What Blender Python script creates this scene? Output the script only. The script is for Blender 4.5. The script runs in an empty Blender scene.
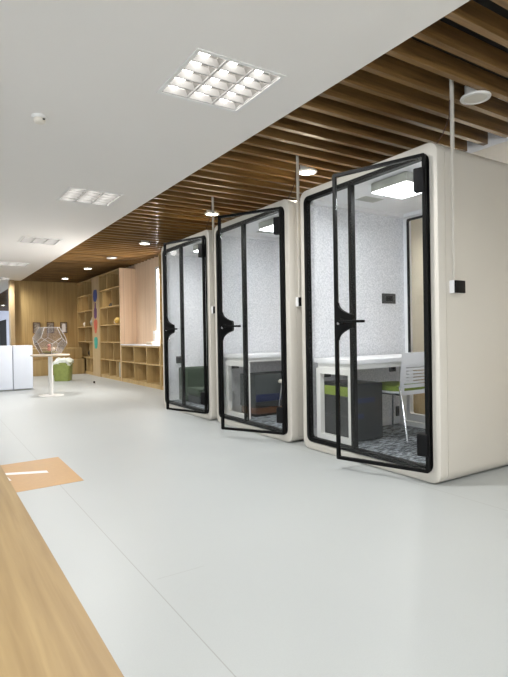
import bpy, bmesh, math, random
from mathutils import Vector, Matrix
random.seed(7)
S = bpy.context.scene
COL = S.collection
PI = math.pi

# ------------------------------------------------------------------ materials
def principled(name):
    m = bpy.data.materials.new(name); m.use_nodes = True
    return m, m.node_tree.nodes, m.node_tree.links, m.node_tree.nodes['Principled BSDF']

def mat(name, col, rough=0.5, metal=0.0, var=0.04, scale=8.0, bump=0.0, bscale=200.0, coat=0.0, spec=0.5):
    """plain surface with slight procedural variation in colour and roughness"""
    m, N, L, b = principled(name)
    tc = N.new('ShaderNodeTexCoord')
    nz = N.new('ShaderNodeTexNoise'); nz.inputs['Scale'].default_value = scale; nz.inputs['Detail'].default_value = 4
    L.new(tc.outputs['Object'], nz.inputs['Vector'])
    r = N.new('ShaderNodeValToRGB')
    r.color_ramp.elements[0].position = 0.3; r.color_ramp.elements[1].position = 0.7
    r.color_ramp.elements[0].color = [max(0, c*(1-var)) for c in col] + [1]
    r.color_ramp.elements[1].color = [min(1, c*(1+var)) for c in col] + [1]
    L.new(nz.outputs['Fac'], r.inputs['Fac']); L.new(r.outputs['Color'], b.inputs['Base Color'])
    b.inputs['Roughness'].default_value = rough; b.inputs['Metallic'].default_value = metal
    b.inputs['Coat Weight'].default_value = coat
    b.inputs['Specular IOR Level'].default_value = spec
    if bump:
        n2 = N.new('ShaderNodeTexNoise'); n2.inputs['Scale'].default_value = bscale; n2.inputs['Detail'].default_value = 3
        L.new(tc.outputs['Object'], n2.inputs['Vector'])
        bp = N.new('ShaderNodeBump'); bp.inputs['Strength'].default_value = bump; bp.inputs['Distance'].default_value = 0.002
        L.new(n2.outputs['Fac'], bp.inputs['Height']); L.new(bp.outputs['Normal'], b.inputs['Normal'])
    return m

def wood(name, c1, c2, axis='Z', rough=0.45, fine=40.0, plank=None, plank_axis='X', coat=0.0, band=0.5):
    """grain stretched along an axis; optional plank seams"""
    m, N, L, b = principled(name)
    tc = N.new('ShaderNodeTexCoord'); mp = N.new('ShaderNodeMapping')
    sc = [fine, fine, fine]; sc['XYZ'.index(axis)] = fine*0.04
    mp.inputs['Scale'].default_value = sc
    L.new(tc.outputs['Object'], mp.inputs['Vector'])
    n1 = N.new('ShaderNodeTexNoise'); n1.inputs['Scale'].default_value = 1.0; n1.inputs['Detail'].default_value = 6; n1.inputs['Distortion'].default_value = 0.4
    L.new(mp.outputs['Vector'], n1.inputs['Vector'])
    mp2 = N.new('ShaderNodeMapping'); s2 = [fine*0.15]*3; s2['XYZ'.index(axis)] = fine*0.01; mp2.inputs['Scale'].default_value = s2
    L.new(tc.outputs['Object'], mp2.inputs['Vector'])
    n2 = N.new('ShaderNodeTexNoise'); n2.inputs['Scale'].default_value = 1.0; n2.inputs['Detail'].default_value = 3
    L.new(mp2.outputs['Vector'], n2.inputs['Vector'])
    mx = N.new('ShaderNodeMix'); mx.data_type = 'FLOAT'; mx.inputs[0].default_value = band
    L.new(n1.outputs['Fac'], mx.inputs[2]); L.new(n2.outputs['Fac'], mx.inputs[3])
    r = N.new('ShaderNodeValToRGB')
    r.color_ramp.elements[0].position = 0.36; r.color_ramp.elements[1].position = 0.64
    r.color_ramp.elements[0].color = list(c1) + [1]; r.color_ramp.elements[1].color = list(c2) + [1]
    L.new(mx.outputs[0], r.inputs['Fac'])
    last = r.outputs['Color']
    if plank:
        sp = N.new('ShaderNodeSeparateXYZ'); L.new(tc.outputs['Object'], sp.inputs[0])
        md = N.new('ShaderNodeMath'); md.operation = 'PINGPONG'; md.inputs[1].default_value = plank/2
        L.new(sp.outputs[plank_axis], md.inputs[0])
        lt = N.new('ShaderNodeMath'); lt.operation = 'LESS_THAN'; lt.inputs[1].default_value = 0.004
        L.new(md.outputs[0], lt.inputs[0])
        m2 = N.new('ShaderNodeMix'); m2.data_type = 'RGBA'
        sm = N.new('ShaderNodeMath'); sm.operation = 'MULTIPLY'; sm.inputs[1].default_value = 0.35
        L.new(lt.outputs[0], sm.inputs[0]); L.new(sm.outputs[0], m2.inputs[0])
        L.new(last, m2.inputs[6]); m2.inputs[7].default_value = (c1[0]*0.4, c1[1]*0.4, c1[2]*0.4, 1)
        last = m2.outputs[2]
    L.new(last, b.inputs['Base Color']); b.inputs['Roughness'].default_value = rough
    b.inputs['Coat Weight'].default_value = coat
    return m

def glass(name, tint=(0.93, 0.95, 0.94), refl=1.0, rough=0.0):
    m = bpy.data.materials.new(name); m.use_nodes = True
    N, L = m.node_tree.nodes, m.node_tree.links
    N.remove(N['Principled BSDF'])
    out = N['Material Output']
    t = N.new('ShaderNodeBsdfTransparent'); t.inputs['Color'].default_value = list(tint) + [1]
    g = N.new('ShaderNodeBsdfGlossy'); g.inputs['Roughness'].default_value = rough
    f = N.new('ShaderNodeFresnel'); f.inputs['IOR'].default_value = 1.45
    k = N.new('ShaderNodeMath'); k.operation = 'MULTIPLY'; k.inputs[1].default_value = refl
    mx = N.new('ShaderNodeMixShader')
    ge = N.new('ShaderNodeNewGeometry'); mi = N.new('ShaderNodeMapRange')   # same reflectance on both faces of a pane
    mi.inputs[3].default_value = 1.45; mi.inputs[4].default_value = 1/1.45
    L.new(ge.outputs['Backfacing'], mi.inputs[0]); L.new(mi.outputs[0], f.inputs['IOR'])
    L.new(f.outputs[0], k.inputs[0]); L.new(k.outputs[0], mx.inputs[0])
    L.new(t.outputs[0], mx.inputs[1]); L.new(g.outputs[0], mx.inputs[2]); L.new(mx.outputs[0], out.inputs['Surface'])
    return m

def emit(name, col, s):
    m, N, L, b = principled(name)
    b.inputs['Base Color'].default_value = (0.9, 0.9, 0.9, 1)
    b.inputs['Emission Color'].default_value = list(col) + [1]; b.inputs['Emission Strength'].default_value = s
    return m

def speckle(name, c1, c2, scale=120, rough=0.9, lo=0.42, hi=0.6, bump=0.4):
    m, N, L, b = principled(name)
    tc = N.new('ShaderNodeTexCoord')
    nz = N.new('ShaderNodeTexNoise'); nz.inputs['Scale'].default_value = scale; nz.inputs['Detail'].default_value = 5; nz.inputs['Roughness'].default_value = 0.7
    L.new(tc.outputs['Object'], nz.inputs['Vector'])
    r = N.new('ShaderNodeValToRGB'); r.color_ramp.elements[0].position = lo; r.color_ramp.elements[1].position = hi
    r.color_ramp.elements[0].color = list(c1)+[1]; r.color_ramp.elements[1].color = list(c2)+[1]
    L.new(nz.outputs['Fac'], r.inputs['Fac']); L.new(r.outputs['Color'], b.inputs['Base Color'])
    b.inputs['Roughness'].default_value = rough
    bp = N.new('ShaderNodeBump'); bp.inputs['Strength'].default_value = bump; bp.inputs['Distance'].default_value = 0.003
    L.new(nz.outputs['Fac'], bp.inputs['Height']); L.new(bp.outputs['Normal'], b.inputs['Normal'])
    return m

def carpet_mat():
    m, N, L, b = principled('grey_carpet')
    tc = N.new('ShaderNodeTexCoord'); mp = N.new('ShaderNodeMapping'); mp.inputs['Scale'].default_value = (10, 32, 20)
    L.new(tc.outputs['Object'], mp.inputs['Vector'])
    nz = N.new('ShaderNodeTexNoise'); nz.inputs['Scale'].default_value = 1.4; nz.inputs['Detail'].default_value = 6; nz.inputs['Roughness'].default_value = .75
    L.new(mp.outputs['Vector'], nz.inputs['Vector'])
    r = N.new('ShaderNodeValToRGB'); r.color_ramp.elements[0].position = .45; r.color_ramp.elements[1].position = .58
    r.color_ramp.elements[0].color = (.02, .025, .03, 1); r.color_ramp.elements[1].color = (.30, .33, .36, 1)
    L.new(nz.outputs['Fac'], r.inputs['Fac']); L.new(r.outputs['Color'], b.inputs['Base Color'])
    b.inputs['Roughness'].default_value = .95
    return m

def floor_mat():
    m, N, L, b = principled('grey_vinyl_floor')
    tc = N.new('ShaderNodeTexCoord')
    n1 = N.new('ShaderNodeTexNoise'); n1.inputs['Scale'].default_value = 0.5; n1.inputs['Detail'].default_value = 3
    L.new(tc.outputs['Object'], n1.inputs['Vector'])
    r = N.new('ShaderNodeValToRGB'); r.color_ramp.elements[0].position = .35; r.color_ramp.elements[1].position = .65
    r.color_ramp.elements[0].color = (.415, .438, .437, 1); r.color_ramp.elements[1].color = (.438, .460, .459, 1)
    L.new(n1.outputs['Fac'], r.inputs['Fac'])
    # fine speckle of the vinyl
    n2 = N.new('ShaderNodeTexNoise'); n2.inputs['Scale'].default_value = 220; n2.inputs['Detail'].default_value = 2
    L.new(tc.outputs['Object'], n2.inputs['Vector'])
    r2 = N.new('ShaderNodeValToRGB'); r2.color_ramp.elements[0].color = (.93, .93, .93, 1); r2.color_ramp.elements[1].color = (1.05, 1.05, 1.05, 1)
    L.new(n2.outputs['Fac'], r2.inputs['Fac'])
    mu = N.new('ShaderNodeMix'); mu.data_type = 'RGBA'; mu.blend_type = 'MULTIPLY'; mu.inputs[0].default_value = 1
    L.new(r.outputs['Color'], mu.inputs[6]); L.new(r2.outputs['Color'], mu.inputs[7])
    # welded sheet seams: one every 2 m along the room, cross joints every 6 m
    sp = N.new('ShaderNodeSeparateXYZ'); L.new(tc.outputs['Object'], sp.inputs[0])
    def seam(ax, off, per, w):
        a = N.new('ShaderNodeMath'); a.operation = 'SUBTRACT'; a.inputs[1].default_value = off; L.new(sp.outputs[ax], a.inputs[0])
        p = N.new('ShaderNodeMath'); p.operation = 'PINGPONG'; p.inputs[1].default_value = per/2; L.new(a.outputs[0], p.inputs[0])
        q = N.new('ShaderNodeMath'); q.operation = 'LESS_THAN'; q.inputs[1].default_value = w; L.new(p.outputs[0], q.inputs[0])
        return q.outputs[0]
    sx = seam('X', 0.762, 2.0, 0.0022)
    sy = seam('Y', 2.047, 50.0, 0.0012)
    gt = N.new('ShaderNodeMath'); gt.operation = 'GREATER_THAN'; gt.inputs[1].default_value = 0.80; L.new(sp.outputs['X'], gt.inputs[0])
    lt = N.new('ShaderNodeMath'); lt.operation = 'LESS_THAN'; lt.inputs[1].default_value = 1.02; L.new(sp.outputs['X'], lt.inputs[0])
    g2 = N.new('ShaderNodeMath'); g2.operation = 'MULTIPLY'; L.new(gt.outputs[0], g2.inputs[0]); L.new(lt.outputs[0], g2.inputs[1]); gt = g2
    my = N.new('ShaderNodeMath'); my.operation = 'MULTIPLY'; L.new(sy, my.inputs[0]); L.new(gt.outputs[0], my.inputs[1])
    mxx = N.new('ShaderNodeMath'); mxx.operation = 'MAXIMUM'; L.new(sx, mxx.inputs[0]); L.new(my.outputs[0], mxx.inputs[1])
    f = N.new('ShaderNodeMath'); f.operation = 'MULTIPLY'; f.inputs[1].default_value = .45; L.new(mxx.outputs[0], f.inputs[0])
    m2 = N.new('ShaderNodeMix'); m2.data_type = 'RGBA'; L.new(f.outputs[0], m2.inputs[0])
    L.new(mu.outputs[2], m2.inputs[6]); m2.inputs[7].default_value = (.2, .19, .17, 1)
    L.new(m2.outputs[2], b.inputs['Base Color'])
    b.inputs['Roughness'].default_value = .40
    n4 = N.new('ShaderNodeTexNoise'); n4.inputs['Scale'].default_value = 90; L.new(tc.outputs['Object'], n4.inputs['Vector'])
    bp = N.new('ShaderNodeBump'); bp.inputs['Strength'].default_value = .06; bp.inputs['Distance'].default_value = .002
    L.new(n4.outputs['Fac'], bp.inputs['Height']); L.new(bp.outputs['Normal'], b.inputs['Normal'])
    return m

M = {}
M['floor'] = floor_mat()
M['ceil'] = mat('matt_white_ceiling', (.82, .79, .76), .9, var=.01, scale=.6)
M['soffit'] = mat('white_soffit', (.85, .84, .84), .9, var=.01)
M['wallwhite'] = mat('white_paint', (.78, .78, .78), .85, var=.015, scale=2)
M['beige'] = mat('beige_wall_paint', (.66, .60, .48), .8, var=.02, scale=3)
M['black_void'] = mat('dark_ceiling_void', (.012, .010, .009), .9)
M['slat'] = wood('walnut_slat', (.105, .052, .015), (.30, .17, .06), 'X', .36, 45, coat=.4)
M['oak'] = wood('oak_veneer', (.36, .24, .095), (.52, .37, .17), 'Z', .5, 30, band=.45)
M['oakwall'] = wood('oak_wall_panel', (.33, .22, .085), (.50, .35, .15), 'Z', .5, 26, plank=.60, plank_axis='X')
M['oakpale'] = wood('pale_niche_panel', (.76, .55, .38), (.88, .68, .50), 'Z', .55, 22, plank=.20, plank_axis='X')
M['oakpaley'] = wood('pale_niche_back', (.76, .55, .38), (.88, .68, .50), 'Z', .55, 22, plank=.20, plank_axis='Y')
M['desk'] = wood('light_oak_laminate', (.31, .20, .08), (.44, .305, .135), 'Y', .5, 80, band=.3)
M['marks'] = wood('pale_oak_strip', (.42, .30, .155), (.55, .41, .24), 'Z', .5, 30)
M['pod'] = mat('cream_pod_shell', (.565, .535, .48), .42, var=.012, scale=2)
M['podseam'] = mat('pod_joint_line', (.42, .37, .31), .6)
M['podseam2'] = mat('pale_grey_lead', (.58, .55, .54), .4)
M['felt'] = speckle('white_felt', (.60, .61, .64), (.84, .84, .87), 75, lo=.40, hi=.60)
M['podwhite'] = mat('white_panel', (.80, .80, .81), .5, var=.01)
M['black'] = mat('black_powder_coat', (.003, .003, .003), .5, var=.1, spec=.12)
M['blackplastic'] = mat('black_plastic', (.004, .004, .0045), .5, var=.1, spec=.15)
M['glass'] = glass('clear_glass', (.985, .990, .988), .7)
M['glass2'] = glass('terrarium_glass', (.86, .83, .84), 4.0, .06)
M['carpet'] = carpet_mat()
M['lampdiff'] = emit('pod_lamp_glow', (.93, .97, 1), 15)
M['tube'] = emit('fluorescent_tube', (1, .985, .95), 8)
M['ledwarm'] = emit('downlight_glow', (1, .93, .80), 14)
M['ledoff'] = mat('frosted_diffuser', (.75, .72, .66), .5)
M['mirror'] = mat('polished_aluminium', (.55, .54, .52), .10, 1.0, var=.02)
M['satin'] = mat('satin_louvre', (.32, .31, .30), .5, var=.02)
M['metalwhite'] = mat('white_painted_metal', (.80, .79, .77), .4, var=.01)
M['chrome'] = mat('chrome', (.62, .62, .63), .15, 1.0, var=.02)
M['plasticwhite'] = mat('white_plastic', (.80, .80, .82), .4, var=.01)
M['green'] = speckle('lime_green_fabric', (.15, .21, .02), (.24, .32, .05), 160)
M['darkgreen'] = speckle('dark_green_fabric', (.022, .040, .024), (.045, .07, .042), 60)
M['greyfabric'] = speckle('charcoal_fabric', (.035, .042, .045), (.06, .07, .07), 90)
M['darkgrey'] = mat('charcoal_laminate', (.014, .016, .018), .35, var=.08)
M['navy'] = mat('navy_laminate_and_reflection', (.006, .012, .055), .35, var=.1)  # also colours the painted blue reflections on the pedestal side
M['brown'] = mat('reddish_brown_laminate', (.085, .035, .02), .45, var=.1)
M['orange'] = mat('orange_floor_vinyl', (.47, .27, .10), .45, var=.04, scale=30)
M['whitepaint'] = mat('white_marking', (.80, .78, .76), .5)
M['cabwhite'] = mat('white_gloss_laminate', (.66, .70, .78), .3, var=.01)
M['lime'] = mat('lime_green_bin', (.28, .33, .085), .5, var=.1, scale=14)
M['bag'] = mat('translucent_white_bag', (.72, .76, .70), .35, var=.1, scale=20, bump=.6, bscale=30)
M['moss'] = mat('moss', (.17, .16, .04), .9, var=.5, scale=60, bump=.8)
M['gold'] = mat('gold_glaze', (.62, .42, .10), .35, var=.25, scale=14)
M['cream'] = mat('cream_ceramic', (.75, .70, .62), .35)
M['pink'] = mat('coral_figure', (.62, .25, .18), .5)
M['greycer'] = mat('grey_ceramic', (.45, .45, .40), .4, var=.15)
M['pblue'] = mat('blue_paint', (.035, .065, .28), .6, var=.2)
M['ppurple'] = mat('purple_paint', (.13, .05, .15), .6, var=.2)
M['pred'] = mat('coral_red_paint', (.58, .12, .07), .6, var=.15)
M['pteal'] = mat('teal_paint', (.04, .38, .32), .6, var=.15)
M['socket'] = mat('dark_grey_socket', (.035, .036, .038), .4)
M['socketlt'] = mat('grey_socket_plate', (.35, .35, .36), .45)
M['pale'] = mat('pale_wood_end', (.62, .52, .40), .55, var=.03)
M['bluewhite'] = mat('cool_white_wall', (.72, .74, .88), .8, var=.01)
M['art'] = speckle('grey_print', (.18, .15, .12), (.42, .38, .33), 25, rough=.4)
M['cable'] = mat('dark_red_cable', (.05, .02, .015), .5)

# ------------------------------------------------------------------ mesh helpers
class MB:
    def __init__(s): s.bm = bmesh.new()
    def box(s, x0, x1, y0, y1, z0, z1, bev=0.0, seg=2, rot=None):
        b = bmesh.new(); bmesh.ops.create_cube(b, size=1)
        bmesh.ops.scale(b, vec=(abs(x1-x0), abs(y1-y0), abs(z1-z0)), verts=b.verts)
        if bev: bmesh.ops.bevel(b, geom=b.edges[:], offset=bev, segments=seg, profile=.6, affect='EDGES')
        if rot is not None: bmesh.ops.rotate(b, cent=(0, 0, 0), matrix=rot, verts=b.verts)
        bmesh.ops.translate(b, vec=((x0+x1)/2, (y0+y1)/2, (z0+z1)/2), verts=b.verts)
        s.add(b); return s
    def add(s, b):
        me = bpy.data.meshes.new('t'); b.to_mesh(me); b.free(); s.bm.from_mesh(me); bpy.data.meshes.remove(me)
    def rings(s, loops, close_u=True, cap=True, wrap=False):
        """skin consecutive closed loops of points"""
        vs = [[s.bm.verts.new(p) for p in lp] for lp in loops]
        n = len(vs[0]); k = len(vs)
        for i in range(k if wrap else k-1):
            a, b = vs[i], vs[(i+1) % k]
            for j in range(n if close_u else n-1):
                j2 = (j+1) % n
                s.bm.faces.new((a[j], a[j2], b[j2], b[j]))
        if cap and not wrap:
            s.bm.faces.new(list(reversed(vs[0]))); s.bm.faces.new(vs[-1])
        return s
    def tube(s, pts, r, n=10, cap=True):
        pts = [Vector(p) for p in pts]; loops = []
        up = None
        for i, p in enumerate(pts):
            if i == 0: d = pts[1]-p
            elif i == len(pts)-1: d = p-pts[i-1]
            else: d = (pts[i+1]-p).normalized()+(p-pts[i-1]).normalized()
            d.normalize()
            if up is None:
                up = Vector((0, 0, 1)) if abs(d.z) < .9 else Vector((1, 0, 0))
            a = d.cross(up).normalized(); b = a.cross(d).normalized(); up = b
            rr = r[i] if isinstance(r, (list, tuple)) else r
            loops.append([p + a*rr*math.cos(2*PI*j/n) + b*rr*math.sin(2*PI*j/n) for j in range(n)])
        return s.rings(loops, cap=cap)
    def lathe(s, prof, c=(0, 0, 0), n=32, closed=True):
        loops = [[(c[0]+r*math.cos(2*PI*j/n), c[1]+r*math.sin(2*PI*j/n), c[2]+z) for j in range(n)] for r, z in prof]
        return s.rings(loops, cap=closed)
    def prism(s, poly, fn, h0, h1):
        """poly 2D points, fn(u,v,h)->3D"""
        return s.rings([[fn(u, v, h0) for u, v in poly], [fn(u, v, h1) for u, v in poly]])
    def ico(s, c, r, sub=2, sc=(1, 1, 1), jit=0.0):
        b = bmesh.new(); bmesh.ops.create_icosphere(b, subdivisions=sub, radius=r)
        for v in b.verts:
            v.co *= 1+random.uniform(-jit, jit)
            v.co = Vector((v.co.x*sc[0], v.co.y*sc[1], v.co.z*sc[2])) + Vector(c)
        s.add(b); return s
    def build(s, name, m, parent=None, smooth=True, bevel=0.0):
        bmesh.ops.recalc_face_normals(s.bm, faces=s.bm.faces)
        me = bpy.data.meshes.new(name); s.bm.to_mesh(me); s.bm.free()
        if smooth:
            me.polygons.foreach_set('use_smooth', [True]*len(me.polygons))
            try: me.set_sharp_from_angle(angle=math.radians(32))
            except Exception: pass
        o = bpy.data.objects.new(name, me); COL.objects.link(o)
        for mm in (m if isinstance(m, (list, tuple)) else [m]): me.materials.append(mm)
        if parent: o.parent = parent
        if bevel:
            md = o.modifiers.new('bevel', 'BEVEL'); md.width = bevel; md.segments = 2; md.limit_method = 'ANGLE'
        return o

def tag(o, label, cat, group=None, kind=None):
    o['label'] = label; o['category'] = cat
    if group: o['group'] = group
    if kind: o['kind'] = kind
    return o
def thing(name, label, cat, loc=(0, 0, 0), rz=0.0, group=None):
    o = bpy.data.objects.new(name, None); COL.objects.link(o); o.empty_display_size = .1
    o.location = loc; o.rotation_euler = (0, 0, rz)
    return tag(o, label, cat, group)
def struct(o): o['kind'] = 'structure'; return o
def box(x0, x1, y0, y1, z0, z1, bev=0.0): return MB().box(x0, x1, y0, y1, z0, z1, bev)
def copy_tree(o, parent=None):
    c = o.copy(); COL.objects.link(c)
    if parent: c.parent = parent
    for ch in list(o.children): copy_tree(ch, c)
    return c
def rrect(y0, y1, z0, z1, r, n=8):
    pts = []
    for cy, cz, a0 in ((y1-r, z1-r, 0), (y0+r, z1-r, 90), (y0+r, z0+r, 180), (y1-r, z0+r, 270)):
        for k in range(n+1):
            a = math.radians(a0+90*k/n); pts.append((cy+r*math.cos(a), cz+r*math.sin(a)))
    return pts

# ------------------------------------------------------------------ setting
CZ = 2.661           # white ceiling
XE = 2.30           # edge between white ceiling and timber slats
YN, YF = -4.0, 46.0
struct(box(-4.2, 5.4, YN, YF, -.1, 0).build('floor', M['floor'], smooth=False))

LY = [2.946+3.157*i for i in range(-1, 9)]   # recessed light positions along the room
m = MB()
m.box(-4.2, -1.9, YN, YF, CZ, CZ+.45); m.box(-1.3, 1.343, YN, YF, CZ, CZ+.45); m.box(1.943, XE, YN, YF, CZ, CZ+.45)
for x0, x1, nl in ((1.343, 1.943, 10), (-1.9, -1.3, 8)):
    prev = YN
    for y in LY[:nl]:
        m.box(x0, x1, prev, y-.3, CZ, CZ+.45); m.box(x0, x1, y-.3, y+.3, CZ+.16, CZ+.45); prev = y+.3
    m.box(x0, x1, prev, YF, CZ, CZ+.45)
struct(m.build('ceiling', M['ceil'], smooth=False))
struct(box(XE, 5.4, YN, YF, CZ+.36, CZ+.45).build('ceiling_void', M['black_void'], smooth=False))
struct(box(4.19, 5.2, YN, 7.2, CZ-.03, CZ+.36).build('ceiling_side', M['soffit'], smooth=False))

m = MB(); y = 1.676-.2045*26
while y < 34:
    x1 = 4.19 if y < 7.2 else 4.08
    if y > 16: x1 = 4.2
    if not (15.95 < y < 16.25): m.box(XE, x1-.001, y, y+.044, CZ, CZ+.12)
    y += .2045
struct(m.build('trim_1', M['slat'], smooth=False))

# right hand walls
m = MB(); m.box(5.2, 5.4, YN, 7.2, 0, CZ+.4)
struct(m.build('wall_right', M['beige'], smooth=False))
m = MB(); m.box(4.081, 5.4, 7.2, 7.4, 0, CZ+.36)
m.box(4.081, 4.3, 7.4, 9.15, 0, CZ+.36); m.box(4.081, 4.3, 10.15, 16.2, 0, CZ+.36)
m.box(4.081, 4.3, 9.15, 10.15, 0, .95); m.box(4.081, 4.3, 9.15, 10.15, 2.45, CZ+.36)
struct(m.build('wall_right_niche', M['oakpaley'], smooth=False))
m = MB(); m.box(4.2, 4.4, 16.21, 35.3, 0, CZ+.36); m.box(4.2, 4.4, 39.4, YF, 0, CZ+.36); m.box(4.2, 4.4, 35.3, 39.4, 2.2, CZ+.36)
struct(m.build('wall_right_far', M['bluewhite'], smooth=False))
struct(box(4.26, 4.32, 35.3, 39.4, 0, 2.2).build('door_1', M['blackplastic'], smooth=False))
# free standing timber wall at the far end
struct(box(2.115, 4.08, 16.0, 16.2, 0, CZ).build('wall_far', M['oakwall'], smooth=False))
struct(box(2.0, 2.114, 15.88, 16.2, 0, CZ).build('trim_2', M['marks'], smooth=False))
struct(box(-4.2, 5.4, YF, YF+.2, 0, CZ+.4).build('wall_end', M['wallwhite'], smooth=False))
# window wall to the left of the camera and behind it (daylight)
def window_wall(name, fixed, a0, a1, vertical_x, wins, zlo, zhi):
    m = MB(); prev = a0
    def bx(p, q, z0, z1):
        if vertical_x: m.box(fixed-.2, fixed, p, q, z0, z1)
        else: m.box(p, q, fixed-.2, fixed, z0, z1)
    for (p, q) in wins:
        bx(prev, p, 0, CZ); bx(p, q, 0, zlo); bx(p, q, zhi, CZ); prev = q
    bx(prev, a1, 0, CZ)
    return struct(m.build(name, M['wallwhite'], smooth=False))
WL = [(-3.4, -.6), (-.2, 2.4), (29, 33), (34, 38), (39, 43)]
window_wall('wall_left', -4.0, YN, YF, True, WL, .9, 2.45)
WB = [(-3.2, -.4), (.4, 3.2)]
window_wall('wall_back', YN, -4.0, 5.2, False, WB, .9, 2.45)
wn = 2
for (p, q) in WL:
    m = MB().box(-4.13, -4.08, p, q, .9, .95).box(-4.13, -4.08, p, q, 2.4, 2.45).box(-4.13, -4.08, p, p+.05, .95, 2.4).box(-4.13, -4.08, q-.05, q, .95, 2.4).box(-4.13, -4.08, (p+q)/2-.03, (p+q)/2+.03, .95, 2.4)
    w = struct(m.build('window_%d' % wn, M['metalwhite'], smooth=False)); wn += 1
    MB().box(-4.11, -4.10, p+.05, q-.05, .95, 2.4).build('pane', M['glass'], w, smooth=False)
for (p, q) in WB:
    y0 = YN-.13
    m = MB().box(p, q, y0, y0+.05, .9, .95).box(p, q, y0, y0+.05, 2.4, 2.45).box(p, p+.05, y0, y0+.05, .95, 2.4).box(q-.05, q, y0, y0+.05, .95, 2.4)
    w = struct(m.build('window_%d' % wn, M['metalwhite'], smooth=False)); wn += 1
    MB().box(p+.05, q-.05, y0+.02, y0+.03, .95, 2.4).build('pane', M['glass'], w, smooth=False)
# niche window
m = MB().box(4.05, 4.2, 9.15, 9.22, .95, 2.45).box(4.05, 4.2, 10.06, 10.16, .95, 2.45).box(4.05, 4.2, 9.22, 10.06, .95, 1.0).box(4.05, 4.2, 9.22, 10.06, 2.40, 2.45)
w = struct(m.build('window_1', M['podwhite'], smooth=False))
MB().box(4.16, 4.17, 9.22, 10.06, 1.0, 2.40).build('pane', M['glass'], w, smooth=False)

# ------------------------------------------------------------------ recessed fluorescent lights
def troffer():
    t = thing('ceiling_light', '', 'ceiling light')
    h = .3
    m = MB()
    for a in (-1, 1):
        m.box(-h-.012, h+.012, a*h-.012, a*h+.012, -.006, .0); m.box(a*h-.012, a*h+.012, -h+.012, h-.012, -.006, .0)
    m.build('frame', M['metalwhite'], t, smooth=False)
    m = MB()
    w = .58/3
    for k in range(3):
        cx = -.29+w*(k+.5)
        prof = [(cx+w/2*math.cos(a)*.97, .005+.085*math.sin(a)) for a in [PI*j/12 for j in range(13)]]
        vs0 = [m.bm.verts.new((x, -.285, z)) for x, z in prof]; vs1 = [m.bm.verts.new((x, .285, z)) for x, z in prof]
        for j in range(12): m.bm.faces.new((vs0[j], vs0[j+1], vs1[j+1], vs1[j]))
    m.build('reflector', M['mirror'], t)
    for k in range(3):
        cx = -.29+w*(k+.5)
        m = MB(); m.tube([(cx, -.28, .056), (cx, .28, .056)], .02, 10); m.build('tube', M['tube'], t)
    m = MB()
    for j in range(6):
        y = -.285+.57*j/5
        m.box(-.29, .29, y-.005, y+.005, .0, .048)
    for k in range(4):
        x = -.29+w*k; m.box(x-.004, x+.004, -.285, .285, .0, .05)
    m.build('louvre', M['satin'], t, smooth=False)
    m = MB().box(-.299, .299, -.299, .299, .10, .11); m.box(-.299, -.293, -.299, .299, 0, .1).box(.293, .299, -.299, .299, 0, .1).box(-.293, .293, -.299, -.293, 0, .1).box(-.293, .293, .293, .299, 0, .1)
    m.build('housing', M['metalwhite'], t, smooth=False)
    return t
names = ['square louvred ceiling light behind the camera position', 'large nearest square louvred ceiling light, top centre of the photo',
         'second square louvred ceiling light, just beyond the smoke detector', 'third square louvred ceiling light from the front, a thin diamond at left',
         'fourth louvred ceiling light, a thin strip at the left edge above the white cabinets', 'fifth louvred ceiling light, farthest sliver near the end of the timber wall']
t0 = troffer()
vis = [1, 2, 3, 4, 5]
for n, i in enumerate([1, 2, 3, 4, 5, 0, 6, 7, 8, 9]):
    o = t0 if n == 0 else copy_tree(t0)
    o.location = (1.643, LY[i], CZ)
    o['group'] = 'recessed louvred ceiling lights'
    if i < len(names): o['label'] = names[i]
    else: o['label'] = 'small distant louvred ceiling light in the corridor beyond the timber wall'

for y in (.3, 3.7, 6.3):  # added lamps, brighten the wall seen through the booth rear windows
    o = copy_tree(t0); o.location = (4.66, y, CZ-.15); o['label'] = 'added louvred ceiling light brightening the unseen aisle behind the booths'; o['group'] = 'ceiling lights outside the photo'
for i in range(0, 8):
    o = copy_tree(t0); o.location = (-1.6, LY[i], CZ); o['label'] = 'louvred ceiling light of the row to the left, outside the photo'; o['group'] = 'ceiling lights outside the photo'
# smoke detector
t = thing('smoke_detector', 'small round white smoke detector alone on the white ceiling at upper left', 'smoke detector', (.732, 4.044, CZ))
MB().lathe([(.055, 0), (.055, -.012), (.050, -.02)]).build('base', M['metalwhite'], t)
MB().lathe([(.040, -.02), (.042, -.026), (.040, -.045), (.032, -.052), (.012, -.054)]).build('sensor_head', M['cream'], t)
MB().box(.015, .03, -.048, -.036, -.036, -.03).build('indicator_light', M['blackplastic'], t)

# downlights in the slats
def downlight(on=True):
    t = thing('downlight', '', 'downlight')
    MB().lathe([(.098, 0), (.102, -.008), (.098, -.016), (.078, -.018), (.076, -.012), (.070, 0), (.070, .01)], closed=False).build('rim', M['metalwhite'], t)
    MB().lathe([(.077, -.014), (.04, -.015), (.004, -.015)]).build('diffuser', M['ledwarm'] if on else M['ledoff'], t)
    MB().lathe([(.070, 0), (.070, .08), (.065, .09)]).build('can', M['metalwhite'], t)
    return t
dl_on, dl_off = downlight(True), downlight(False)
DL = [(2.19, 0, 'round white unlit downlight above the nearest booth, upper right corner'),
      (4.07, 1, 'glowing round downlight just left of the nearest booth top'),
      (6.12, 1, 'glowing round downlight above the left corner of the middle booth'),
      (8.64, 1, 'glowing downlight over the pale plank niche, fourth from the front'),
      (10.56, 0, 'dim flat unlit downlight between two glowing ones near the tall shelves'),
      (12.43, 1, 'glowing downlight above the strip with coloured handprints'),
      (14.80, 1, 'small glowing downlight above the far timber wall')]
used = [False, False]
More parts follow.
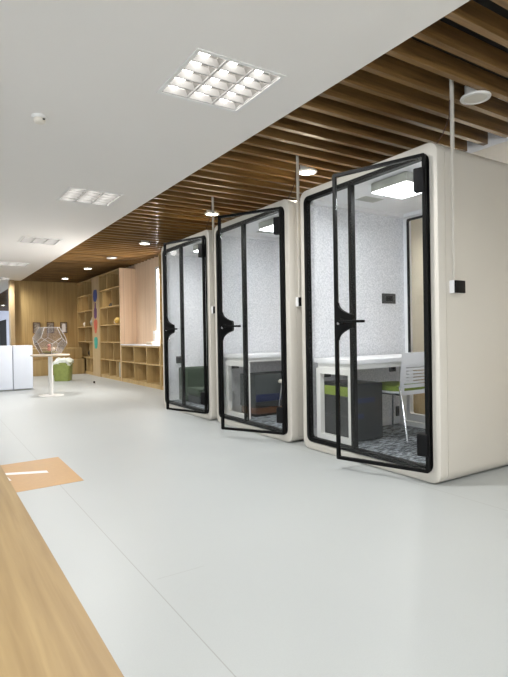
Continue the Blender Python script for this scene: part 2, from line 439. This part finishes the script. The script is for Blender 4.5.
for y, on, lab in DL:
    src = dl_on if on else dl_off
    o = src if not used[on] else copy_tree(src); used[on] = True
    o.location = (3.26, y, CZ-.004); o['label'] = lab; o['group'] = 'round downlights in the slatted ceiling'
for y in (22.0, 28.0, 33.0):
    o = copy_tree(dl_on); o.location = (3.2, y, CZ-.004); o['label'] = 'tiny distant downlight in the slats of the corridor at far left'; o['group'] = 'corridor downlights'

# ------------------------------------------------------------------ booths
PH, PW, PD = 2.28, 1.47, 1.34
PX = 2.84
PY = [2.19, 3.83, 5.42]
def ring_solid(x0, x1, outer, inner, m=None):
    """frame solid between two loops, extruded along X"""
    m = m or MB()
    m.rings([[(x0, y, z) for y, z in outer], [(x1, y, z) for y, z in outer], [(x1, y, z) for y, z in inner], [(x0, y, z) for y, z in inner]], wrap=True, cap=False)
    return m
def pl(inset, r): return rrect(inset, PW-inset, inset, PH-inset, max(r, .005))

def make_pod():
    t = thing('office_booth', '', 'booth')
    # shell, open front and back
    L = []
    for x, i, r in ((0, .007, .073), (.002, .003, .077), (.007, 0, .08), (.072, 0, .08), (.0725, .004, .076), (.0755, .004, .076), (.076, 0, .08),
                    (PD-.012, 0, .08), (PD-.004, .005, .075), (PD, .012, .068), (PD, .045, .06), (.05, .045, .06), (.05, .064, .06), (0, .064, .06)):
        L.append([(x, y, z) for y, z in pl(i, r)])
    m = MB(); m.rings(L, wrap=True, cap=False)
    m.build('shell', M['pod'], t)
    # black gasket round the front glazing
    ring_solid(-.006, .045, rrect(.072, PW-.062, .070, PH-.058, .055), rrect(.090, PW-.094, .104, PH-.092, .03)).build('glazing_frame', M['black'], t)
    MB().box(.0, .04, .812, .850, .103, PH-.091).build('mullion', M['black'], t, smooth=False)
    MB().box(.014, .024, .850, PW-.095, .103, PH-.091).build('side_glass', M['glass'], t, smooth=False)
    # inner linings
    MB().box(.05, PD-.06, PW-.06, PW-.046, .096, PH-.0755).build('felt_panel', M['felt'], t, smooth=False)
    MB().box(.05, PD-.06, .046, .060, .096, PH-.0755).build('felt_panel', M['felt'], t, smooth=False)
    MB().box(.051, PD-.06, .0465, PW-.0465, PH-.075, PH-.046).build('inner_ceiling', M['podwhite'], t, smooth=False)
    MB().box(.066, PD-.061, PW-.11, PW-.061, PH-.110, PH-.0755).box(.066, PD-.061, .061, .11, PH-.110, PH-.0755).box(PD-.11, PD-.061, .11, PW-.11, PH-.110, PH-.0755).build('cornice', M['podwhite'], t)
    MB().box(.051, PD-.06, .061, PW-.061, .05, .096).build('carpet', M['carpet'], t, smooth=False)
    MB().box(.06, PD-.07, PW-.072, PW-.061, .097, .17).build('skirting', M['podwhite'], t, smooth=False)
    # back frame and window
    oo = [(y, z) for y, z in rrect(.046, PW-.046, .048, PH-.048, .02)]
    ii = [(y, z) for y, z in rrect(.112, PW-.112, .19, PH-.118, .02)]
    ring_solid(PD-.06, PD-.004, oo, ii).build('back_frame', M['podwhite'], t)
    gi = [(y, z) for y, z in rrect(.145, PW-.145, .175, PH-.185, .015)]
    ring_solid(PD-.066, PD-.05, [(y, z) for y, z in rrect(.107, PW-.107, .77, PH-.122, .02)], [(y, z) for y, z in rrect(.128, PW-.128, .79, PH-.143, .015)]).build('back_gasket', M['black'], t)
    MB().box(PD-.04, PD-.03, .112, PW-.112, .19, PH-.118).build('back_glass', M['glass'], t, smooth=False)
    # lamp
    lx, ly, lz = .335, .57, PH-.076
    lm = MB().box(lx-.18, lx+.18, ly-.18, ly+.18, lz-.075, lz-.0005, .012).build('lamp', M['greycer'], t)
    MB().box(lx-.172, lx+.172, ly-.172, ly+.172, lz-.080, lz-.0755).build('diffuser', M['lampdiff'], lm, smooth=False)
    m = MB()
    for k in range(7): m.box(.40, .62, 1.05+.02*k, 1.06+.02*k, lz-.002, lz+.003)
    m.build('vent', M['greycer'], t, smooth=False)
    # control panel and sockets on the far side lining
    ws = PW-.060
    def plate(name, x, z, w, h, mt):
        p = MB().box(x-w/2, x+w/2, ws-.012, ws+.001, z-h/2, z+h/2, .004).build(name, mt, t)
        q = MB()
        q.box(x-w*.25, x+w*.25, ws-.014, ws-.0121, z-h*.25, z+h*.25)
        q.build('key', M['blackplastic'], p, smooth=False)
    plate('control_panel', 1.05, 1.353, .185, .10, M['socket'])
    plate('power_socket', 1.088, .668, .09, .09, M['socket'])
    plate('power_socket', 1.175, .22, .09, .10, M['socket'])
    plate('power_socket', .226, .669, .10, .10, M['socket'])
    # switch box and cable duct on the near outer side
    sb = MB().box(.108, .215, -.035, .001, 1.272, 1.358, .004).build('switch_box', M['podwhite'], t)
    MB().box(.111, .215, -.047, -.0355, 1.273, 1.357, .004).build('switch_face', M['blackplastic'], sb)
    MB().box(.137, .159, -.018, .0015, 1.35, CZ+.13, .004).build('cable_duct', M['pod'], t)
    MB().tube([(.13, -.004, CZ-.1), (.12, -.006, PH+.16), (.09, .02, PH+.06), (.10, .08, PH+.012), (.16, .12, PH-.002)], .0035, 6).build('cable', M['cable'], t)
    return t

DH0, DH1, DW = .076, PH-.078, .70
def make_door(t, ang):
    def dl(i, r): return rrect(i, DW-i, DH0+i, DH1-i, r, 5)
    d = ring_solid(-.03, 0, dl(0, .014), dl(.022, .006)).build('door', M['black'], t)
    d.location = (-.018, .071, 0); d.rotation_euler = (0, 0, math.radians(ang))
    MB().box(-.020, -.010, .026, DW-.026, DH0+.026, DH1-.026).build('door_glass', M['glass'], d, smooth=False)
    # lock plate: a bulge swelling out of the closing stile
    zc = 1.105; pts = []
    e = DW-.027
    N = 28
    for k in range(N+1):
        s = -1+2*k/N
        zz_ = abs(s)*.14
        w = .062+.062*(1-(zz_/.062)**4)**.25 if zz_ < .058 else .085*max(0, 1-(zz_-.058)/.082)**2.4
        pts.append((e-w, zc+.14*s))
    pts += [(e+.004, zc+.14), (e+.004, zc-.14)]
    m = MB(); m.prism(pts, lambda u, v, h: (h, u, v), -.036, .004)
    lp = m.build('lock_plate', M['black'], d)
    m = MB().tube([(-.034, e-.045, zc), (-.075, e-.045, zc)], .018, 12)
    m.tube([(-.068, e-.035, zc), (-.070, e-.12, zc-.002), (-.070, e-.24, zc-.004)], [.012, .010, .010], 10)
    m.build('handle', M['black'], d)
    MB().tube([(-.036, e-.012, zc-.015), (-.043, e-.012, zc-.015)], .011, 14).build('lock_cylinder', M['chrome'], d)
    for z0, z1 in ((1.95, 2.11), (.185, .335)):
        MB().box(-.042, .014, .005, .078, z0, z1, .010, 3).build('hinge', M['blackplastic'], d)
    return d

pod1 = make_pod()
pods = [pod1]
for k in (1, 2): pods.append(copy_tree(pod1))
labs = ['nearest and largest cream office booth with glass door ajar, at right of the row',
        'middle cream office booth of the row, between the nearest and farthest booths',
        'farthest and smallest cream office booth, beside the wooden shelving']
for p, y, lab, a in zip(pods, PY, labs, (18.5, 28.5, 19)):
    p.location = (PX, y, 0.004); p['label'] = lab; p['group'] = 'cream glass-fronted office booths'
    make_door(p, a)

for p, dx in ((pods[1], -.04), (pods[2], -.09)):      # their cable ducts stand nearer the front corner
    for ch in p.children:
        if ch.name.split('.')[0] in ('cable_duct', 'switch_box', 'cable'): ch.location.x += dx
# ------------------------------------------------------------------ booth furniture
def make_desk(lab, oy, x1=4.04):
    t = thing('desk', lab, 'desk', (PX+.062, oy, .101), group='white desks inside the booths')
    L_, W_ = x1-(PX+.062), .50
    MB().box(0, L_, 0, W_, .662, .702, .006).build('desk_top', M['plasticwhite'], t)
    MB().box(.02, L_-.02, .03, W_-.03, .620, .6615).build('apron', M['metalwhite'], t, smooth=False)
    for x in (.008, L_-.07):
        m = MB()
        ring_solid(x, x+.045, rrect(.02, W_-.02, 0, .619, .006, 2), rrect(.075, W_-.075, .045, .57, .004, 2), m)
        m.build('leg', M['metalwhite'], t, smooth=False)
    return t
make_desk('white desk with a looped leg inside the nearest booth', PY[0]+.88)
make_desk('white desk inside the middle booth, above a dark low cabinet', PY[1]+.88)

# chair in nearest booth
def make_chair(lab, x, y, rz):
    t = thing('chair', lab, 'chair', (x, y, .101), rz)   # faces +y
    w = .225
    # seat pad
    loops = []
    for z, s in ((.412, .93), (.418, 1.0), (.440, 1.0), (.455, .93), (.458, .6)):
        loops.append([(math.copysign(abs(math.cos(a))**.45, math.cos(a))*w*s*.95, .24+math.copysign(abs(math.sin(a))**.45, math.sin(a))*.215*s, z) for a in [2*PI*j/32 for j in range(32)]])
    MB().rings(loops).build('seat', M['green'], t)
    loops = []
    for z, s in ((.395, .9), (.400, 1.0), (.4115, 1.0)):
        loops.append([(math.copysign(abs(math.cos(a))**.45, math.cos(a))*w*s, .24+math.copysign(abs(math.sin(a))**.45, math.sin(a))*.23*s, z) for a in [2*PI*j/32 for j in range(32)]])
    MB().rings(loops).build('seat_shell', M['plasticwhite'], t)
    # back shell: curved, ribbed with slots, lumbar opening near the bottom
    def bp(u, z, off):
        yy = -.015-.06*(z-.40)+.10*u*u*3.2*(1) - .02*math.sin((z-.40)*7)
        return (u, yy+off, z)
    def halfw(z):
        k = (z-.40)/.41
        return w*(.90+.12*math.sin(PI*min(1, k*.9+.1)))*(1 if k < .9 else 1-(k-.9)*1.3)
    m = MB()
    zs = []
    z = .385
    rows = [(.385, .42, 1.0)]          # bottom rail
    rows.append((.445, .475, 1.0))
    zz = .475
    while zz < .635:
        rows.append((zz+.008, zz+.028, 1)); zz += .028
    rows.append((zz+.003, .748, 1))
    nu = 14
    def slab(z0, z1, fl=-1.0, fr=1.0):
        lo = []
        for off in (0, .012):
            for z in (z0, z1):
                lo.append([bp(halfw(z)*(fl+(fr-fl)*i/nu), z, off) for i in range(nu+1)])
        a, b, c, d = lo  # off0 z0, off0 z1, off1 z0, off1 z1
        m.rings([a, b, d, c], close_u=False, cap=False, wrap=True)
        for i in (0, nu):
            pass
    for z0, z1, _ in rows: slab(z0, z1)
    slab(.42, .445, -1, -.82); slab(.42, .445, .82, 1)
    slab(.475, zz+.003, -1, -.86); slab(.475, zz+.003, .86, 1)
    m.build('backrest', M['plasticwhite'], t)
    # frame: bent chrome legs
    for sx in (-1, 1):
        MB().tube([(sx*w*.9, .02, .46), (sx*w*.93, .0, .40), (sx*w*.97, -.03, .30), (sx*w*1.0, -.075, .006)], .010, 10).build('leg', M['chrome'], t)
        MB().tube([(sx*w*.80, .42, .398), (sx*w*.9, .45, .34), (sx*w*.98, .475, .004)], .010, 10).build('leg', M['chrome'], t)
    m = MB()
    for sx in (-1, 1): m.tube([(sx*w*.86, .01, .388), (sx*w*.86, .42, .388)], .009, 8)
    m.build('seat_frame', M['chrome'], t)
    return t
make_chair('white plastic chair with ribbed back and lime green seat in nearest booth', 3.575, 2.995, math.radians(1))

# charcoal pedestal in nearest booth
t = thing('pedestal_cabinet', 'charcoal drawer cabinet with green top band under the desk in nearest booth', 'cabinet', (2.972, 3.155, .101))
MB().box(.0, .345, 0, .40, .012, .49, .004).build('body', M['darkgrey'], t)
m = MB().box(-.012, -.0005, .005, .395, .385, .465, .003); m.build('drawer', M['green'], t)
m = MB().box(-.012, -.0005, .005, .395, .22, .380, .003); dr = m.build('drawer', M['darkgrey'], t)
MB().box(-.022, -.0122, .13, .20, .33, .34, .002).build('drawer_pull', M['chrome'], dr)
m = MB().box(-.012, -.0005, .005, .395, .02, .215, .003); dr = m.build('drawer', M['darkgrey'], t)
MB().box(-.022, -.0122, .13, .20, .12, .13, .002).build('drawer_pull', M['chrome'], dr)
MB().box(.03, .25, -.003, -.0003, .33, .37).build('painted_reflection', M['navy'], t, smooth=False)  # blue glass reflection, painted as a strip on the cabinet side
MB().box(.003, .12, -.003, -.0003, .20, .24).build('painted_reflection', M['navy'], t, smooth=False)  # second, shorter blue reflection painted below it
m = MB()
for x in (.04, .30):
    for yy in (.04, .35): m.lathe([(.012, 0), (.014, .006), (.012, .0125)], (x, yy, 0), 12)
m.build('foot', M['blackplastic'], t)

# low cabinet in middle booth
t = thing('low_cabinet', 'dark low cabinet with navy and brown bands under the desk in middle booth', 'cabinet', (3.06, PY[1]+.965, .101))
MB().box(0, .82, 0, .33, .10, .47, .006).build('body', M['greyfabric'], t)
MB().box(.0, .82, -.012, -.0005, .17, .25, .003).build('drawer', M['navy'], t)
MB().box(.0, .82, -.012, -.0005, .105, .165, .003).build('drawer', M['darkgrey'], t)
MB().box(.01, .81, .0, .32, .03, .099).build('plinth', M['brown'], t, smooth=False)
MB().box(.01, .81, .03, .32, .0, .029).build('base', M['blackplastic'], t, smooth=False)

# stool in middle booth
t = thing('stool', 'small stool with cream seat and thin steel legs in middle booth', 'stool', (3.42, PY[1]+.79, .101))
MB().lathe([(.10, .375), (.14, .38), (.145, .395), (.13, .41), (.06, .416)]).build('seat', M['cream'], t)
for k in range(4):
    a = PI/4+k*PI/2
    MB().tube([(.10*math.cos(a), .10*math.sin(a), .377), (.15*math.cos(a), .15*math.sin(a), .004)], .008, 8).build('leg', M['chrome'], t)

# green sofa in farthest booth
t = thing('sofa', 'low dark green sofa on the floor of the farthest booth', 'sofa', (3.04, PY[2]+.72, .101))
MB().box(0, 1.0, .38, .67, .0, .465, .02, 3).build('backrest', M['darkgreen'], t)
MB().box(0, 1.0, 0, .379, .10, .20, .02, 3).build('seat_cushion', M['darkgreen'], t)
MB().box(.01, .99, .02, .375, .0, .099).build('base', M['greyfabric'], t, smooth=False)

# low wooden cabinet outside, behind nearest booth
t = thing('wooden_cabinet', 'low oak cabinet behind the nearest booth, seen through its rear window', 'cabinet', (4.72, 1.4, 0))
MB().box(.01, .45, 0, 2.9, .06, .70).build('body', M['oak'], t, smooth=False)
for k in range(4):
    d = MB().box(-.01, .0095, .01+.72*k, .72+.72*k, .07, .69, .003).build('door', M['oak'], t)
    MB().box(-.03, -.0105, .60+.72*k, .62+.72*k, .45, .60).build('handle', M['chrome'], d, smooth=False)
MB().box(.04, .44, .02, 2.88, 0, .059).build('plinth', M['blackplastic'], t, smooth=False)

# ------------------------------------------------------------------ far wooden shelving (front plane X = 3.71)
FX, BX = 3.71, 4.076
def bookcase(name, lab, y0, y1, ztop, shelves, dividers, group=None):
    t = thing(name, lab, 'bookcase' if ztop > 1 else 'shelf unit', (FX, y0, 0), 0, group)
    W = y1-y0; D = BX-FX; th = .028
    m = MB().box(0, D, 0, th, 0, ztop).box(0, D, W-th, W, 0, ztop).box(0, D, th, W-th, ztop-th, ztop).box(D-.015, D, th, W-th, .08, ztop-th)
    m.build('carcass', M['oak'], t, smooth=False)
    MB().box(.01, D-.015, th, W-th, 0, .08).build('plinth', M['oak'], t, smooth=False)
    zs = [.08]+shelves+[ztop-th]
    for z in shelves: MB().box(.002, D-.0155, th, W-th, z-.012, z+.012).build('shelf', M['oak'], t, smooth=False)
    for i, ds in enumerate(dividers):
        lo = zs[i]+(.012 if i else 0.0); hi = zs[i+1]-(.012 if i+1 < len(zs)-1 else 0)
        for yd in ds: MB().box(.002, D-.0155, yd-y0-.012, yd-y0+.012, lo, hi).build('divider', M['oak'], t, smooth=False)
    return t
SH = [.456, .885, 1.30, 1.735, 2.165]
bookcase('bookcase', 'tall oak bookcase nearest the far timber wall, left of the handprint strip', 13.765, 15.37, 2.575, SH,
         [[14.47, 14.05], [14.10], [14.53], [14.53], [14.15, 14.95], [14.55]], 'tall oak bookcases')
bookcase('bookcase', 'tall oak bookcase between the handprint strip and the pale plank niche', 11.48, 13.095, 2.575, SH,
         [[11.8, 12.35], [12.0, 12.75], [12.43], [12.43], [12.05, 12.82], [12.46]], 'tall oak bookcases')
bookcase('bookcase', 'tall oak bookcase mostly hidden behind the farthest booth', 7.42, 9.12, 2.575, SH,
         [[8.35], [8.3], [8.35], [8.3], [8.35], [8.3]], 'tall oak bookcases')
t = bookcase('cubby_shelf', 'low oak six-cubby unit with white worktop under the pale niche', 9.137, 11.45, .822, [.456], [[9.85, 10.6], [9.85, 10.6]])
MB().box(-.012, BX-FX-.03, 0, 2.31, .823, .847, .003).build('worktop', M['plasticwhite'], t)
# strip with paint marks
t = thing('painted_strip', 'pale vertical oak strip with blue, purple, red and teal handprints', 'panel', (FX-.01, 13.10, 0))
MB().box(0, BX-FX, 0, .66, 0, 2.575).build('panel', M['marks'], t, smooth=False)
def handprint(z, mt, palm, lab):
    m = MB()
    def ell(cy, cz, ry, rz, k):
        m.prism([(cy+ry*math.cos(2*PI*j/16), cz+rz*math.sin(2*PI*j/16)) for j in range(16)], lambda u, v, h: (h, u, v), -.006-.0006*k, -.0005-.0001*k)
    for k, (cy, cz, ry, rz) in enumerate(palm): ell(.33+cy, z+cz, ry, rz, k)
    o = m.build('handprint', mt, t, smooth=False); o['label'] = lab
handprint(2.07, M['pblue'], [(-.09, .03, .09, .14), (.09, .02, .09, .15), (0, -.03, .13, .12), (0, .07, .07, .10)], 'blue handprint')
handprint(1.68, M['ppurple'], [(0, .12, .06, .11), (0, -.02, .13, .13), (0, -.11, .12, .08)], 'purple handprint')
handprint(1.29, M['pred'], [(0, 0, .14, .13), (-.08, .08, .08, .09), (.08, .07, .08, .09), (0, .08, .07, .11), (0, -.10, .09, .08)], 'coral red handprint')
handprint(.86, M['pteal'], [(0, 0, .15, .11), (-.08, .06, .07, .09), (.08, .07, .07, .08), (0, .06, .07, .10), (0, -.08, .11, .07)], 'teal handprint')

# niche side panel facing the camera
# (end face of the tall bookcase, lined with pale planks)
struct(box(FX+.001, 4.079, 11.452, 11.478, 0.0, 2.575).build('trim_3', M['oakpale'], smooth=False))

# things on shelves
def top(z): return z+.0125
t = thing('ornament', 'round gold and cream ornament on a bookcase shelf beside the niche', 'ornament', (FX+.14, 12.05, top(1.30)))
MB().ico((0, 0, .085), .085, 3, (1, 1.6, 1)).build('body', M['gold'], t)
MB().ico((-.01, .12, .055), .055, 2, (1, 1, 1)).build('head', M['cream'], t)
t = thing('ornament', 'white animal figurine on the left bookcase shelf at left of its divider', 'figurine', (FX+.12, 14.95, top(1.30)))
MB().ico((0, 0, .075), .065, 2, (1, 1.6, .9)).ico((0, -.12, .12), .05, 2).build('body', M['cream'], t)
m = MB()
for a in (-.06, .06):
    for b in (-.02, .02): m.tube([(b, a, 0), (b, a, .06)], .014, 8)
m.build('leg', M['cream'], t)
t = thing('pot', 'grey glazed pot on the left bookcase shelf, right of the divider', 'pot', (FX+.13, 14.12, top(1.30)))
MB().lathe([(.05, 0), (.085, .04), (.10, .10), (.075, .16), (.055, .18), (.065, .20)], n=24).build('body', M['greycer'], t)
MB().ico((0, 0, .22), .06, 2, jit=.15).build('foliage', M['cream'], t)
t = thing('figurine', 'tiny white figurine on the left bookcase, one shelf below the others', 'figurine', (FX+.12, 14.9, top(.885)))
MB().lathe([(.035, 0), (.028, .05), (.018, .09)], n=16).build('body', M['cream'], t); MB().ico((0, 0, .115), .03, 2).build('head', M['cream'], t)
t = thing('vase', 'small dark round vase low in the left bookcase', 'vase', (FX+.16, 14.5, top(.456)))
MB().lathe([(.05, 0), (.09, .05), (.10, .11), (.07, .18), (.035, .22), (.045, .25)], n=24).build('body', M['blackplastic'], t)
MB().lathe([(.046, .251), (.05, .256), (.046, .262)], n=24).build('lip', M['greycer'], t)
for k, (yy, lb) in enumerate(((12.53, 'tiny dark figure on the upper shelf of the right bookcase, at left'), (12.40, 'tiny dark figure on the upper shelf of the right bookcase, at right'))):
    t = thing('figurine', lb, 'figurine', (FX+.1, yy, top(1.735)))
    MB().ico((0, 0, .035), .035, 2, (1, 1.2, 1)).build('body', M['socket'], t); MB().ico((0, -.03, .075), .02, 2).build('head', M['socket'], t)
t = thing('display_board', 'grey white board standing in the lowest compartment beside the cubby unit', 'board', (FX+.05, 11.53, .081))
MB().box(0, .02, .02, .23, .0, .34, .003).build('board', M['greycer'], t)
# on the worktop
t = thing('tray', 'light tan tray on the white worktop of the cubby unit', 'tray', (3.74, 9.60, .848))
MB().box(0, .22, 0, .34, 0, .05, .01).build('body', M['pale'], t); MB().box(.02, .20, .02, .32, .0505, .056, .003).build('lining', M['cream'], t)
t = thing('carton', 'small white carton standing on the tan tray', 'box', (3.86, 9.72, .9045))
MB().box(0, .10, 0, .13, 0, .22, .004).build('body', M['plasticwhite'], t); MB().box(-.003, -.0005, .02, .11, .06, .16).build('label_patch', M['cream'], t, smooth=False)

# ------------------------------------------------------------------ far wall bench and prints
t = thing('bench', 'long built-in oak bench along the far timber wall', 'bench', (2.13, 14.60, 0))
MB().box(0, 1.57, .02, 1.38, .0, .415).build('base', M['oak'], t, smooth=False)
MB().box(0, 1.55, .16, 1.38, .416, .715, .006).build('upper_box', M['oak'], t)
for k, (x, lb, mt) in enumerate(((2.70, 'left framed grey print on the far timber wall', M['art']), (3.08, 'middle framed grey print on the far timber wall', M['art']), (3.455, 'right framed print with white arch on the far timber wall', M['art']))):
    t = thing('framed_print', lb, 'picture', (x, 15.998, 1.31), group='small framed prints on the far wall')
    m = MB(); m.box(-.10, .10, -.03, 0, -.16, -.145).box(-.10, .10, -.03, 0, .145, .16).box(-.10, -.085, -.03, 0, -.145, .145).box(.085, .10, -.03, 0, -.145, .145)
    m.build('frame', M['brown'], t, smooth=False)
    MB().box(-.085, .085, -.012, 0, -.145, .145).build('print', mt, t, smooth=False)
    if k == 2:
        pts = [(-.05, -.13), (.05, -.13), (.05, .07)]+[(.05*math.cos(a), .07+.05*math.sin(a)) for a in [PI*j/10 for j in range(1, 10)]]+[(-.05, .07)]
        m = MB(); m.prism(pts, lambda u, v, h: (u, h, v), -.02, -.0125); m.build('arch', M['plasticwhite'], t, smooth=False)

# ------------------------------------------------------------------ white cabinets, table, terrarium, bin
def white_cabinet(x0, x1, lab):
    t = thing('white_cabinet', lab, 'cabinet', (x0, 10.93, 0), group='low white cabinets')
    W = x1-x0
    MB().box(0.001, W-.001, .02, .55, .02, .875, .003).build('body', M['cabwhite'], t)
    MB().box(.006, W-.006, .0, .0195, .03, .872, .003).build('door', M['cabwhite'], t)
    m = MB().box(.03, W-.03, .05, .52, 0, .0195); m.build('plinth', M['greycer'], t, smooth=False)
white_cabinet(1.405, 1.765, 'white cabinet nearest the round table')
white_cabinet(.92, 1.399, 'white cabinet at the far left edge of the photo')

TX, TY = 1.827, 9.55
t = thing('side_table', 'round cream pedestal table carrying the faceted glass terrarium', 'table', (TX, TY, 0))
MB().lathe([(.215, 0), (.215, .008), (.20, .014), (.04, .02), (.035, .03)], n=48).build('base', M['metalwhite'], t)
MB().tube([(0, 0, .02), (0, 0, .70)], .038, 24).build('leg', M['metalwhite'], t)
MB().lathe([(.30, .700), (.32, .706), (.325, .716), (.32, .727), (.30, .730)], n=48).build('table_top', M['pale'], t)

t = thing('terrarium', 'faceted clear glass terrarium with pale edges on the round table', 'terrarium', (TX+.0, TY, .7315))
ph = (1+5**.5)/2; V = []
for a in (-1, 1):
    for b in (-1, 1):
        for c in (-1, 1): V.append((a, b, c))
        V.append((0, a/ph, b*ph)); V.append((a/ph, b*ph, 0)); V.append((a*ph, 0, b/ph))
b = bmesh.new()
for v in V: b.verts.new(v)
r_ = bmesh.ops.convex_hull(b, input=b.verts[:])
bmesh.ops.dissolve_limit(b, angle_limit=.05, verts=b.verts[:], edges=b.edges[:])
b.faces.ensure_lookup_table()
b.normal_update()
f0 = b.faces[0]
q = f0.normal.rotation_difference(Vector((0, 0, -1)))
for v in b.verts: v.co = q @ v.co
zmin = min(v.co.z for v in b.verts)
sc_ = .21/1.401*1.0
rotz = Matrix.Rotation(math.radians(14), 3, 'Z')
for v in b.verts:
    v.co.z -= zmin; v.co = rotz @ (v.co*.168); v.co.z += .006
m1 = MB()
for e_ in b.edges: m1.tube([e_.verts[0].co.copy(), e_.verts[1].co.copy()], .004, 6)
for v in b.verts: m1.ico(v.co, .005, 1)
m1.build('frame', M['podseam2'], t)
m2 = MB(); m2.add(b); m2.build('glass', M['glass2'], t, smooth=False)
MB().ico((0, 0, .03), .12, 3, (1.1, 1.1, .22), .04).build('moss', M['moss'], t)
MB().lathe([(.02, .04), (.03, .08), (.022, .12)], (-.02, -.02, 0), 12).ico((-.02, -.02, .15), .03, 2).build('figure', M['pink'], t)
MB().ico((.06, .02, .085), .028, 2, (1, 1, 1.3), .1).build('stone', M['cream'], t)

t = thing('bin', 'lime green square bin with white bag on the floor behind the round table', 'bin', (2.70, 12.65, 0), math.radians(-25))
loops = []
for z, s in ((0, .165), (.01, .175), (.36, .20), (.43, .203), (.432, .19)):
    loops.append([(math.copysign(abs(math.cos(a))**.3, math.cos(a))*s, math.copysign(abs(math.sin(a))**.3, math.sin(a))*s, z) for a in [2*PI*j/40 for j in range(40)]])
MB().rings(loops).build('body', M['lime'], t)
loops = []
for z, s in ((.39, .210), (.42, .214), (.46, .195), (.50, .13), (.49, .07)):
    loops.append([(math.copysign(abs(math.cos(a))**.35, math.cos(a))*s*(1+.06*math.sin(5*a+z*30)), math.copysign(abs(math.sin(a))**.35, math.sin(a))*s*(1+.05*math.cos(7*a+z*20)), z+(.035*math.sin(3*a)+.02*math.sin(8*a) if z > .31 else .05*math.sin(2*a))) for a in [2*PI*j/48 for j in range(48)]])
MB().rings(loops).build('bag', M['bag'], t)
tag(MB().ico((3.10, 11.47, .022), .022, 2).build('ball', M['blackplastic']), 'tiny dark ball lying on the floor in front of the bookcases', 'ball')

# ------------------------------------------------------------------ foreground
t = thing('desk', 'light oak desk top filling the lower left corner', 'desk', (0, 0, 0))
MB().box(-.75, .131, -.6, 1.62, .722, .75, .002).build('desk_top', M['desk'], t)
for x in (-.70, .04):
    for yy in (-.52, 1.52): MB().box(x, x+.04, yy, yy+.04, 0, .721).build('leg', M['metalwhite'], t, smooth=False)

t = thing('floor_sticker', 'orange rectangular floor sticker with white angled line', 'floor marking', (0, 0, 0))
def flat(poly, z0, z1, m=None):
    m = m or MB(); return m.prism(poly, lambda u, v, h: (u, v, h), z0, z1)
flat([(.928, 3.75), (.931, 4.62), (.34, 4.59), (.335, 3.72)], .0004, .0016).build('sheet', M['orange'], t, smooth=False)
m = MB()
flat([(.76, 4.125), (.76, 4.195), (.475, 4.31), (.475, 4.24)], .0018, .0024, m)
flat([(.475, 4.24), (.475, 4.31), (.44, 4.30), (.465, 4.06), (.495, 4.06)], .0018, .0024, m)
m.build('white_line', M['whitepaint'], t, smooth=False)

# ------------------------------------------------------------------ lights
def area(name, loc, rot, sx, sy, e, col=(1, 1, 1)):
    l = bpy.data.lights.new(name, 'AREA'); l.shape = 'RECTANGLE'; l.size = sx; l.size_y = sy; l.energy = e; l.color = col
    o = bpy.data.objects.new(name, l); COL.objects.link(o); o.location = loc; o.rotation_euler = rot; return o
for (p, q) in WL:
    area('window_daylight', (-4.35, (p+q)/2, 1.7), (0, math.radians(-90), 0), 1.5, q-p, 60 if p < 20 else 150, (.90, .95, 1))
for (p, q) in WB:
    area('window_daylight', ((p+q)/2, YN-.35, 1.7), (math.radians(90), 0, 0), q-p, 1.5, 34, (1, .96, .91))
area('niche_daylight', (4.45, 9.65, 1.72), (0, math.radians(90), 0), 1.4, .9, 110, (1, .97, .94))
def spot(x, y, e, ang=120, col=(1, .90, .74)):
    l = bpy.data.lights.new('ceiling_light_beam', 'SPOT'); l.energy = e; l.spot_size = math.radians(ang); l.spot_blend = .8; l.color = col; l.shadow_soft_size = .06
    o = bpy.data.objects.new('ceiling_light_beam', l); COL.objects.link(o); o.location = (x, y, CZ-.03); return o
for y, on, _ in DL:
    if on: spot(3.26, y, 45)
for y in (22, 28, 33): spot(3.2, y, 22)

for i in range(0, 8):
    for x in (1.643,): spot(x, LY[i], 118, 165, (1, .98, .95))
for y in (.3, 3.7, 6.3):  # beams of the added aisle lamps, brighten the rear wall
    l = spot(4.66, y, 40, 165, (1, .98, .95)); l.location.z = CZ-.2
w = bpy.data.worlds.new('world'); S.world = w; w.use_nodes = True
bg = w.node_tree.nodes['Background']; bg.inputs[0].default_value = (.86, .92, 1, 1); bg.inputs[1].default_value = 1.6

# ------------------------------------------------------------------ camera
cam = bpy.data.cameras.new('camera'); co = bpy.data.objects.new('camera', cam); COL.objects.link(co); S.camera = co
yaw, pitch, roll = (math.radians(a) for a in (32.4976, -.5108, -.9549))
fw = Vector((math.sin(yaw)*math.cos(pitch), math.cos(yaw)*math.cos(pitch), math.sin(pitch)))
rt = Vector((math.cos(yaw), -math.sin(yaw), 0)); up = rt.cross(fw)
r2 = rt*math.cos(roll)+up*math.sin(roll); u2 = up*math.cos(roll)-rt*math.sin(roll)
mt = Matrix((r2, u2, -fw)).transposed().to_4x4(); mt.translation = Vector((0, 0, 1.0273)); co.matrix_world = mt
cam.sensor_fit = 'HORIZONTAL'; cam.sensor_width = 36; cam.lens = 36.0*513.65/508
cam.clip_start = .02; cam.clip_end = 200
S.view_settings.view_transform = 'Standard'; S.view_settings.look = 'None'; S.view_settings.gamma = 1; S.view_settings.use_curve_mapping = False
S.view_settings.exposure = 0.5
